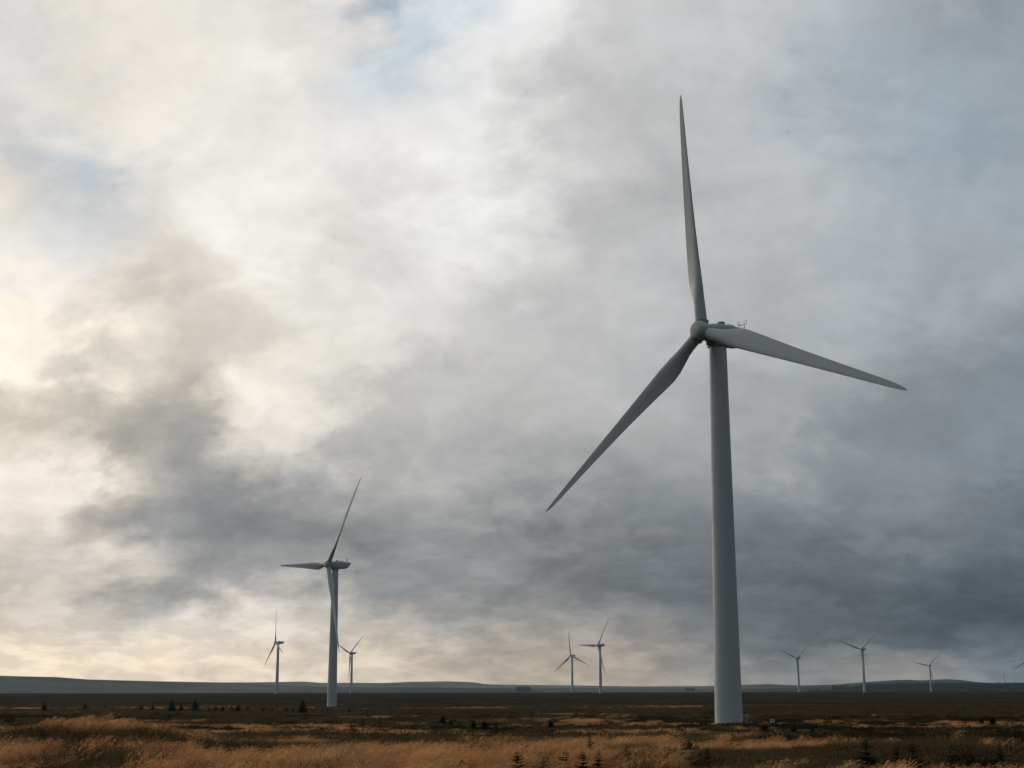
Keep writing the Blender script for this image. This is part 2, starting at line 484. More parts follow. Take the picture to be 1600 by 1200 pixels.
# hill pasture and heather on the far slopes
hillc = n.mix(n.rng(n.noise(P, 0.0016, 5.0, 0.6), 0.4, 0.6), (0.08, 0.078, 0.068, 1), (0.175, 0.165, 0.135, 1))
hillc = n.mix(n.rng(dist, 6000.0, 7500.0, 0.38, 0.0), hillc, (0.040, 0.038, 0.032, 1))
hx = n.m('DIVIDE', pxs[0], n.m('MAXIMUM', pxs[1], 1.0))
hillc = n.mix(n.m('MULTIPLY', n.rng(hx, 0.10, 0.24, smooth=True), n.rng(pxs[1], 4000.0, 5000.0)), hillc, (0.045, 0.048, 0.046, 1))
c = n.mix(n.rng(dist, 3300.0, 4300.0), c, hillc)
gd = n.node('ShaderNodeBsdfDiffuse')
gb = n.node('ShaderNodeBump'); gb.inputs['Strength'].default_value = 0.8; gb.inputs['Distance'].default_value = 0.25
n.put(gb.inputs['Height'], n3); n.put(gd.inputs['Color'], c); n.put(gd.inputs['Normal'], gb.outputs[0])
n.t.links.new(gd.outputs[0], out.inputs['Surface'])

def leafy(name, base, tip, transl=0.3, var=0.35, attr=True):
    """plant matter: colour runs from the shoot's base to its tip, each plant a little different"""
    m, n, out = new_mat(name)
    if attr:
        a = n.node('ShaderNodeAttribute', attribute_name='tip')
        f = a.outputs['Fac']
    else:
        f = n.noise(n.node('ShaderNodeTexCoord').outputs['Object'], 6.0, 3.0)
    oi = n.node('ShaderNodeObjectInfo')
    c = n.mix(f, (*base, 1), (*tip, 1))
    r = oi.outputs['Random']
    k = n.rng(r, 0.0, 1.0, 1 - var, 1 + var)
    k2 = n.m('MULTIPLY', k, n.rng(n.m('FRACT', n.m('MULTIPLY', r, 17.0)), 0, 1, 0.86, 1.08))
    c = n.mix(1.0, c, n.comb(k, k2, k2), 'MULTIPLY')
    d = n.node('ShaderNodeBsdfDiffuse'); n.put(d.inputs['Color'], c)
    t = n.node('ShaderNodeBsdfTranslucent'); n.put(t.inputs['Color'], c)
    mx = n.node('ShaderNodeMixShader'); mx.inputs[0].default_value = transl
    n.t.links.new(d.outputs[0], mx.inputs[1]); n.t.links.new(t.outputs[0], mx.inputs[2])
    n.t.links.new(mx.outputs[0], out.inputs['Surface'])
    return m
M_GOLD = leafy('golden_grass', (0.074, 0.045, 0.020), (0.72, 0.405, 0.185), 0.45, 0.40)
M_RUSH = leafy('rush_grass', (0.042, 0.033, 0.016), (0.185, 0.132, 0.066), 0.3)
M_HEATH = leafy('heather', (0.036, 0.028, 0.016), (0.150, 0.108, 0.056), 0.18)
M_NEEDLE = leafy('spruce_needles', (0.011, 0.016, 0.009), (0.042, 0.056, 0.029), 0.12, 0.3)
M_SHRUB = leafy('shrub_leaves', (0.014, 0.015, 0.008), (0.052, 0.050, 0.025), 0.15, 0.3)
M_BARK = flat('bark', (0.045, 0.035, 0.026), 0.9, sc=12)
M_WOODLAND = leafy('far_woodland', (0.012, 0.018, 0.010), (0.022, 0.030, 0.016), 0.0, 0.3)

# ------------------------------------------------------------------ ground sheet
azs = np.radians(np.concatenate([np.arange(-180, -26, 1.0), np.arange(-26, 26, 0.1), np.arange(26, 180, 1.0)]))
rings = np.concatenate([[0.4], np.geomspace(1.5, 10800, 395)])
A, RR = np.meshgrid(azs, rings)
GX, GY = RR * np.sin(A), RR * np.cos(A)
GZ = ground(GX, GY) + EYE
nr, na = A.shape
verts = np.stack([GX.ravel(), GY.ravel(), GZ.ravel()], 1)
verts = np.vstack([verts, [[0, 0, gz(0, 0)]]])
ii, jj = np.meshgrid(np.arange(nr - 1), np.arange(na), indexing='ij')
j2 = (jj + 1) % na
quads = np.stack([ii * na + jj, (ii + 1) * na + jj, (ii + 1) * na + j2, ii * na + j2], -1).reshape(-1, 4)[:, ::-1]
centre = nr * na
tris = np.stack([np.arange(na), (np.arange(na) + 1) % na, np.full(na, centre)], 1)
def big_mesh(name, verts, quads, tris):
    me = bpy.data.meshes.new(name)
    me.vertices.add(len(verts)); me.vertices.foreach_set('co', verts.astype(np.float32).ravel())
    nl = quads.size + tris.size
    me.loops.add(nl); me.loops.foreach_set('vertex_index', np.concatenate([quads.ravel(), tris.ravel()]).astype(np.int32))
    me.polygons.add(len(quads) + len(tris))
    st = np.concatenate([np.arange(len(quads)) * 4, quads.size + np.arange(len(tris)) * 3]).astype(np.int32)
    me.polygons.foreach_set('loop_start', st)
    me.update(calc_edges=True); me.validate()
    me.polygons.foreach_set('use_smooth', [True] * len(me.polygons))
    return me
me = big_mesh('moorland', verts, quads, tris)
me.materials.append(M_GROUND)
tag(link(bpy.data.objects.new('moorland', me)), kind='structure')
LOWEST = float(verts[:, 2].min())

# ------------------------------------------------------------------ wind turbines
HUB_H, OVER, ROTOR_R = 60.0, 3.45, 42.2
TILT, CONE = R_(5.0), R_(1.6)

def ring(r, z, n=48, cx=0.0, cy=0.0):
    return [(cx + r * math.cos(2 * math.pi * i / n), cy + r * math.sin(2 * math.pi * i / n), z) for i in range(n)]

def blade_mesh():
    #      r     chord  thick  twist  circle-ness
    ST = [(1.45, 1.86, 1.00, 15, 1.0), (2.2, 1.86, 1.00, 15, 1.0), (3.2, 1.95, .93, 15, .85), (4.4, 2.25, .74, 14.5, .55),
          (5.8, 2.75, .54, 13.5, .25), (7.2, 3.12, .42, 12.3, .08), (8.8, 3.28, .34, 11, 0), (10.5, 3.18, .295, 9.6, 0), (13, 2.92, .26, 7.8, 0),
          (16, 2.62, .235, 6.0, 0), (19, 2.34, .22, 4.6, 0), (22, 2.08, .205, 3.4, 0), (25, 1.86, .195, 2.5, 0), (28, 1.64, .19, 1.8, 0),
          (31, 1.43, .185, 1.2, 0), (34, 1.22, .18, .7, 0), (36.5, 1.05, .18, .4, 0), (38.5, .90, .18, .2, 0), (40, .74, .18, .1, 0), (41, .56, .18, 0, 0),
          (41.6, .38, .2, 0, 0), (42.0, .2, .22, 0, 0), (42.2, .05, .3, 0, 0)]
    N = 28
    rings_ = []
    for r, ch, th, tw, ci in ST:
        be = R_(tw + 3.0)
        P_ = []
        for i in range(N):
            t = 2 * math.pi * i / N
            xc = 0.5 * (1 + math.cos(t))            # 1 = trailing edge, 0 = leading edge
            yt = 5 * th * (0.2969 * math.sqrt(max(xc, 0)) - .126 * xc - .3516 * xc ** 2 + .2843 * xc ** 3 - .1036 * xc ** 4)
            up = 1 if math.sin(t) >= 0 else -1
            cam_ = 0.16 * xc * (1 - xc) * (1 - ci)
            ax, ay = (0.32 - xc) * ch, (up * yt + cam_) * ch
            bx, by = -0.93 * math.cos(t), 0.93 * math.sin(t)
            x = ax * (1 - ci) + bx * ci
            y = ay * (1 - ci) + by * ci
            X = x * math.cos(be) + y * math.sin(be)
            Y = -x * math.sin(be) + y * math.cos(be)
            q = (r / ROTOR_R)
            bend = 0.9 * q * q                       # tips pushed a little downwind
            P_.append((X, Y - r * math.tan(CONE) * 1.9 + bend, r))
        rings_.append(P_)
    b = MB(); b.loft(rings_)
    return b

def rsq(w, h, cz, x, n=32, p=3.6):
    out_ = []
    for i in range(n):
        t = 2 * math.pi * i / n
        c_, s_ = math.cos(t), math.sin(t)
        out_.append((x, 0.5 * w * math.copysign(abs(c_) ** (2 / p), c_), cz + 0.5 * h * math.copysign(abs(s_) ** (2 / p), s_)))
    return out_

def make_turbine():
    root = empty('wind_turbine', (0, 0, 0))
    # tower, its base flange standing on a concrete foundation ring
    t = MB()
    zs = np.linspace(0.25, HUB_H - 1.75, 40)
    t.loft([ring(2.08 - (2.08 - 1.36) * (z / 58.0) ** 0.93, z, 56) for z in zs])
    tower = t.build('tower', M_PAINT, root, True, 40)
    f = MB(); f.loft([ring(3.0, -1.2, 40), ring(3.0, 0.16, 40), ring(2.9, 0.24, 40), ring(1.8, 0.25, 40)])
    f.build('foundation', M_CONC, root, True, 30)
    for z in (0.32, 19.5, 40.0):
        r = 2.08 - (2.08 - 1.36) * (z / 58.0) ** 0.93
        k = MB()
        w = 0.10 if z > 1 else 0.16
        k.loft([ring(r - .02, z - w, 56), ring(r + .022, z - w * .8, 56), ring(r + .022, z + w * .8, 56), ring(r - .02, z + w, 56)], False, False)
        k.build('flange', M_PAINT if z > 1 else M_SEAM, tower, True, 30)
    # door on +x, with landing and stair
    d = MB()
    d.box((2.07, 0, 2.65), (0.16, 0.95, 2.05))
    door = d.build('door', M_DOOR, tower)
    h = MB(); h.box((2.17, 0.33, 2.6), (0.06, 0.05, 0.18)); h.build('door_handle', M_DARK, tower)
    h = MB(); h.box((2.165, 0, 3.35), (0.03, 0.5, 0.22)); h.build('door_louvre', M_DARK, tower)
    lamp = MB(); lamp.box((2.12, 0, 3.95), (0.26, 0.3, 0.16)); lamp.build('door_lamp', M_DARK, tower)
    s = MB()
    s.box((2.95, 0, 1.56), (1.7, 1.5, 0.08))
    for x, y in ((2.25, .68), (2.25, -.68), (3.72, .68), (3.72, -.68)):
        s.bar((x, y, -0.3), (x, y, 1.52), 0.06)
    for k in range(8):
        s.box((3.92 + k * .27, 0, 1.40 - k * .19), (0.26, 1.1, 0.045))
    for y in (-.58, .58):
        s.bar((3.78, y, 1.48), (6.05, y, -0.12), 0.06)
    st = s.build('access_stair', M_STEEL, root)
    g = MB()
    for y in (-.72, .72):
        for zz_ in (2.05, 2.6):
            g.bar((2.2, y, zz_), (3.78, y, zz_), 0.028)
            g.bar((3.78, y * .83, zz_), (6.05, y * .83, zz_ - 1.6), 0.028)
        for k in range(9):
            x = 2.2 + k * .1975
            g.bar((x, y, 1.6), (x, y, 2.6), 0.02)
        for k in range(10):
            x = 3.78 + k * .252
            g.bar((x, y * .83, 1.5 - k * .178), (x, y * .83, 2.6 - k * .178), 0.02)
    g.build('handrail', M_DARK, st)
    # nacelle: axis along local +x is towards the wind
    nac_o = MB()
    secs = [(2.35, 2.3, 2.3, 0.0, 2.2), (2.0, 2.75, 2.75, 0.0, 2.4), (1.3, 3.05, 3.0, 0.0, 3.2), (0.3, 3.2, 3.15, .02, 3.8), (-2.0, 3.3, 3.25, .04, 4.2), (-4.2, 3.25, 3.15, .05, 4.2),
            (-5.2, 3.15, 2.9, .12, 4.2), (-5.9, 3.0, 2.35, .32, 4.0), (-6.5, 2.85, 1.6, .62, 3.6), (-7.0, 2.7, 0.85, .92, 3.2), (-7.25, 2.6, 0.35, 1.12, 3.0)]
    nac_o.loft([rsq(w, h, cz, x, 32, p) for x, w, h, cz, p in secs])
    nac = nac_o.build('nacelle', M_PAINT, root, True, 45)
    nac.location = (0, 0, HUB_H)
    y_ = MB(); y_.loft([ring(1.62, -2.05, 40), ring(1.66, -1.95, 40), ring(1.66, -1.50, 40), ring(1.62, -1.4, 40)]); y_.build('yaw_ring', M_SEAM, nac, True, 30)
    c_ = MB(); c_.loft([ring(.62, 1.5, 20, -.6, .3), ring(.62, 1.95, 20, -.6, .3), ring(.5, 2.05, 20, -.6, .3)]); c_.build('roof_vent', M_SEAM, nac, True, 30)
    c_ = MB(); c_.box((-2.6, 0, 1.74), (1.5, 1.4, .22)); c_.build('roof_hatch', M_PAINT, nac)
    c_ = MB(); c_.box((1.5, 0, -1.62), (0.9, 1.3, .5)); c_.build('brake_housing', M_DARK, nac)
    w_ = MB()
    for y in (-.55, .55):
        w_.bar((-5.7, y, 1.3), (-5.9, y, 2.55), 0.045)
        w_.bar((-5.9, y, 2.55), (-5.9, y, 3.35), 0.022)
        w_.bar((-5.55, y, 2.5), (-5.55, y, 3.05), 0.022)
    w_.bar((-5.9, -.95, 2.52), (-5.9, .95, 2.52), 0.04)
    w_.bar((-5.8, -.6, 1.95), (-5.8, .6, 1.95), 0.035)
    w_.bar((-6.5, -.3, 2.35), (-5.3, -.3, 2.6), 0.03)
    for y in (-.9, .9):
        w_.bar((-5.9, y, 2.52), (-5.9, y, 3.0), 0.025)
        w_.bar((-5.9, y, 3.0), (-5.9, y, 3.12), 0.09, 0.05)
    w_.build('weather_mast', M_DARK, nac)
    # rotor: local z up, local x to the right seen from upwind, local -y upwind
    hb = MB()
    prof = [(1.28, -.9), (1.42, -.5), (1.5, 0), (1.52, .45), (1.46, .95), (1.36, 1.32), (1.16, 1.56), (1.02, 1.62)]
    hb.loft([[(r * math.cos(q), -a_, r * math.sin(q)) for q in [2 * math.pi * i / 40 for i in range(40)]] for r, a_ in prof])
    hub = hb.build('rotor_hub', M_PAINT, root, True, 35)
    cpn = MB()
    cpn.loft([[(r * math.cos(q), -a_, r * math.sin(q)) for q in [2 * math.pi * i / 32 for i in range(32)]] for r, a_ in ((.98, 1.60), (.98, 1.68), (.92, 1.71))])
    cpn.build('nose_plate', M_NOSE, hub, True, 30)
    bm_ = blade_mesh()
    cl = MB()
    cl.loft([ring(1.06, 1.0, 36), ring(1.06, 1.52, 36), ring(1.10, 1.54, 36), ring(1.10, 1.66, 36), ring(.94, 1.68, 36)], False, False)
    b0 = k0 = None
    for k in range(3):
        if b0 is None:
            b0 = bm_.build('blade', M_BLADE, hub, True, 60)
            k0 = cl.build('root_collar', M_SEAM, hub, True, 30)
            b, c2 = b0, k0
        else:
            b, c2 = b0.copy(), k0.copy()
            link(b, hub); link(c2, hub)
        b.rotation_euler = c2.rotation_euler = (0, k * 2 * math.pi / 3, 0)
    return root

def pose(root, base, yaw, phase, door_az, label):
    """yaw: where the rotor faces; phase: clockwise turn of the first blade from the top"""
    root.location = base
    root['label'] = label
    n0 = Vector((math.cos(yaw), math.sin(yaw), 0))
    nn = n0 * math.cos(TILT) + Vector((0, 0, math.sin(TILT)))
    side = Vector((0, 0, 1)).cross(n0)
    up = nn.cross(side)
    m = Matrix((side, -nn, up)).transposed().to_4x4()
    m.translation = Vector((0, 0, HUB_H)) + n0 * OVER
    m = m @ Matrix.Rotation(phase, 4, 'Y')
    for ch in root.children:
        nm = ch.name.split('.')[0]
        if nm == 'nacelle':
            ch.rotation_euler = (0, 0, yaw)
        elif nm == 'rotor_hub':
            ch.matrix_local = m
        elif nm in ('tower', 'access_stair'):
            ch.rotation_euler = (0, 0, door_az)

TURBINES = [  # x, y, yaw, phase, door azimuth, label
    (32.35, 223.9, 219.5, 112.5, 48, 'largest pale grey wind turbine, its thick tower filling the right centre'),
    (-76.2, 633.5, 216.5, 33.2, 6, 'mid-size wind turbine with one blade pointing left and one hanging down its tower'),
    (-280.4, 1781.8, 206, 109, 20, 'small far turbine with one blade upright, standing just left of the mid-size turbine'),
    (-246.2, 2288.7, 220.3, 52.7, 30, 'small far turbine in a Y shape just right of the mid-size turbine tower'),
    (99.6, 2467.2, 226.7, 111.7, 10, 'small far turbine with upright blade and two spread low, left one of the central pair'),
    (112.9, 1904.0, 215, 32.2, 25, 'far turbine with a blade pointing straight left, right one of the central pair'),
    (512.6, 2669.0, 221.6, 53.0, 15, 'far Y-shaped turbine nearest to the right of the largest tower'),
    (496.2, 2103.8, 224.7, 50.1, 0, 'tallest of the far Y-shaped turbines before the blue hill'),
    (995.7, 3551.0, 230, 43.4, 20, 'smallest far turbine standing in front of the highest part of the blue hill'),
]
proto = make_turbine()
tag(proto, cat='wind turbine', group='wind turbines of the wind farm on the moor')
p10 = Vector(((1617 - 800) / F_PX * 2700 / 1.0219, 2700, 0))
TURBINES.append((p10.x, p10.y, 222, 0, 15, 'turbine cut off by the right edge, only one blade tip showing'))
for i, (x, y, yaw, ph, da, lab) in enumerate(TURBINES):
    o = proto if i == 0 else copy_tree(proto)
    pose(o, (x, y, gz(x, y) - (0.0 if i else 0.0)), R_(yaw), R_(ph), R_(da), lab)

# ------------------------------------------------------------------ measuring mast far right
mx_, my_ = (1570.5 - 800) / F_PX * 3650 / 1.0219, 3650.0
mz_ = gz(mx_, my_)
mast = empty('measuring_mast', (mx_, my_, mz_))
tag(mast, 'thin dark guyed measuring mast beyond the moor at the far right', 'mast')
k = MB()
for a_ in range(3):
    q = 2 * math.pi * a_ / 3
    k.bar((.35 * math.cos(q), .35 * math.sin(q), 0), (.35 * math.cos(q), .35 * math.sin(q), 47), .12, n=5)
for j in range(24):
    for a_ in range(3):
        q, q2 = 2 * math.pi * a_ / 3, 2 * math.pi * (a_ + 1) / 3
        k.bar((.35 * math.cos(q), .35 * math.sin(q), j * 1.95), (.35 * math.cos(q2), .35 * math.sin(q2), j * 1.95 + 1.95), .05, n=4)
k.build('lattice_pole', M_DARK, mast)
k = MB()
for a_ in range(3):
    q = 2 * math.pi * a_ / 3 + .4
    for z in (22, 44):
        k.bar((.3 * math.cos(q), .3 * math.sin(q), z), (22 * math.cos(q), 22 * math.sin(q), -0.5), .025, n=4)
k.build('guy_wire', M_DARK, mast)

# ------------------------------------------------------------------ notice board by the big turbine
p = at(1207, 1133)
sgn = empty('notice_board', p, R_(4))
tag(sgn, 'small white notice board on posts in the grass right of the largest turbine', 'sign')
k = MB()
for x in (-.27, .27):
    k.box((x, 0.04, .35), (.07, .07, 1.1))
k.build('post', M_WOOD, sgn)
k = MB(); k.box((0, 0, .62), (.66, .03, .56)); bd = k.build('board', M_SIGN, sgn)
k = MB(); k.box((0.02, -.018, .64), (.30, .006, .26)); k.build('printed_panel', M_MARK, bd)

# ------------------------------------------------------------------ spruces and shrubs
def with_tip(me, vals):
    a = me.attributes.new('tip', 'FLOAT', 'POINT')
    a.data.foreach_set('value', np.asarray(vals, np.float32))

def spruce_meshes(seed, dense, width=0.30):
    """unit-height spruce: (trunk, crown) meshes; whorls of drooping sprays with side twigs"""
    rd = random.Random(seed)
    tv = MB()
    lean = (rd.uniform(-.06, .06), rd.uniform(-.06, .06))
    prev = None
    tv.loft([[(lean[0] * z + r * math.cos(2 * math.pi * i / 6), lean[1] * z + r * math.sin(2 * math.pi * i / 6), z) for i in range(6)]
             for z, r in ((-.12, .020), (0, .018), (.3, .013), (.65, .008), (1.0, .002))])
    lopx, a_l = rd.uniform(.1, .35), rd.random() * 6.28
    V, Fc, T = [], [], []
    def tri(a, b, c, ta, tb, tc_):
        n_ = len(V); V.extend([a, b, c]); T.extend([ta, tb, tc_]); Fc.append((n_, n_ + 1, n_ + 2))
    nw = 21 if dense else 13
    for k_ in range(nw):
        u = (k_ + .7 * rd.random()) / nw
        z = .05 + .90 * u
        L = width * (1 - u) ** .85 * rd.uniform(.8, 1.1) + .035
        nb = rd.randint(9, 11) if dense else rd.randint(7, 9)
        a0 = rd.random() * 6.28
        for b_ in range(nb):
            if rd.random() < (.08 if dense else .22): continue
            lop = 1 + lopx * math.cos(a_l - (a0 + 6.283 * b_ / nb))
            a = a0 + 6.283 * b_ / nb + rd.uniform(-.3, .3)
            l = L * rd.uniform(.6, 1.15) * lop
            rise = rd.uniform(-.05, .28) + .35 * u
            dirv_ = Vector((math.cos(a), math.sin(a), rise))
            side_ = Vector((-math.sin(a), math.cos(a), 0))
            o = Vector((lean[0] * z, lean[1] * z, z))
            nseg = 5 if dense else 6
            for s_ in range(nseg):
                f0 = (s_ + .25) / nseg
                q = o + dirv_ * (l * f0) + Vector((0, 0, -.16 * l * f0 * f0))
                tl = l * (.42 * (1 - f0) + .12)
                wdt = l * (.24 if dense else .085)
                for sg in (-1, 1):
                    e_ = q + side_ * (sg * tl * rd.uniform(.7, 1.1)) + dirv_ * (tl * .75) + Vector((0, 0, rd.uniform(-.03, .02)))
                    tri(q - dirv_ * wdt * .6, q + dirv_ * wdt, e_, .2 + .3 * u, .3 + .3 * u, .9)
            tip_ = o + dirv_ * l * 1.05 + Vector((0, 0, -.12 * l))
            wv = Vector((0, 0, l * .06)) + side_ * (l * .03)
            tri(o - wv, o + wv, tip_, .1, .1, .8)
    for b_ in range(7):
        a = 6.283 * b_ / 7
        w = Vector((math.cos(a) * .012, math.sin(a) * .012, 0))
        z0 = .90 + .012 * b_
        tri(Vector((lean[0], lean[1], z0)) - w * .6, Vector((lean[0], lean[1], z0 + .02)), Vector((lean[0], lean[1], z0 + .04)) + w * 2.4, .4, .5, .9)
    tm = bpy.data.meshes.new('trunk'); tm.from_pydata(tv.v, [], tv.f); tm.materials.append(M_BARK)
    cm = bpy.data.meshes.new('crown'); cm.from_pydata([tuple(v) for v in V], [], Fc); cm.materials.append(M_NEEDLE); with_tip(cm, T)
    return tm, cm

def shrub_meshes(seed, spread):
    """unit-height shrub: stems fanning out of the ground, leaves along them"""
    rd = random.Random(seed)
    st, V, Fc, T = MB(), [], [], []
    for s_ in range(26):
        a = rd.random() * 6.283
        rr = spread * math.sqrt(rd.random())
        top = Vector((rr * math.cos(a), rr * math.sin(a), (1 - .55 * (rr / spread) ** 2) * rd.uniform(.7, 1.0)))
        bs = Vector((rr * .45 * math.cos(a), rr * .45 * math.sin(a), -.08))
        st.bar(bs, top, .014, .004, 4, False)
        for q in range(26):
            f_ = rd.uniform(.15, 1.02)
            c = bs.lerp(top, f_) + Vector((rd.gauss(0, .07), rd.gauss(0, .07), rd.gauss(0, .04)))
            d1 = Vector((rd.gauss(0, 1), rd.gauss(0, 1), rd.gauss(.4, .7))).normalized()
            d2 = d1.orthogonal().normalized()
            L = rd.uniform(.07, .15); w = L * .42
            n_ = len(V)
            V.extend([c, c + d1 * L * .5 + d2 * w, c + d1 * L, c + d1 * L * .5 - d2 * w]); Fc.append((n_, n_ + 1, n_ + 2, n_ + 3))
            T.extend([f_ * .6, f_ * .8, f_, f_ * .8])
    sm = bpy.data.meshes.new('stem'); sm.from_pydata(st.v, [], st.f); sm.materials.append(M_BARK)
    cm = bpy.data.meshes.new('foliage'); cm.from_pydata([tuple(v) for v in V], [], Fc); cm.materials.append(M_SHRUB); with_tip(cm, T)
    return sm, cm

SPR_D = [spruce_meshes(100 + i, True, w) for i, w in enumerate((.44, .50, .40, .56))]
SPR_S = [spruce_meshes(200 + i, False, w) for i, w in enumerate((.46, .56, .50))]
SHR = [shrub_meshes(300 + i, w) for i, w in enumerate((.8, 1.15, 1.5))]

def plant(kind, px, py, hpx, var, label, grp=None, hidden=0.0, squash=1.0):
    p = at(px, py)
    dd = math.hypot(p.x, p.y)
    g = (0.34 if dd < 80 else 0.26 if dd < 300 else 0.08) + hidden      # the part sunk in the grass
    p = at(px, py + g * F_PX / dd)
    dd = math.hypot(p.x, p.y)
    H = hpx * dd / F_PX + g
    PLANT_AT.append((p.x, p.y, max(.35, hpx * dd / F_PX * .35)))
    nm, meshes, parts, cat = {'spruce': ('spruce_tree', SPR_D, ('trunk', 'crown'), 'spruce tree'),
                              'sapling': ('spruce_sapling', SPR_S, ('trunk', 'crown'), 'spruce sapling'),
                              'shrub': ('moor_shrub', SHR, ('stem', 'foliage'), 'shrub')}[kind]
    o = empty(nm, (p.x, p.y, p.z - 0.02), random.uniform(0, 6.28))
    o.scale = (H * squash, H * squash, H)
    tag(o, label, cat, grp)
    for m_, pn in zip(meshes[var % len(meshes)], parts):
        link(bpy.data.objects.new(pn, m_), o)
    return o
PLANT_AT = []
G1 = 'young spruces scattered over the moor'
G2 = 'spruce saplings standing in the foreground grass'
G3 = 'dark shrubs on the moor'
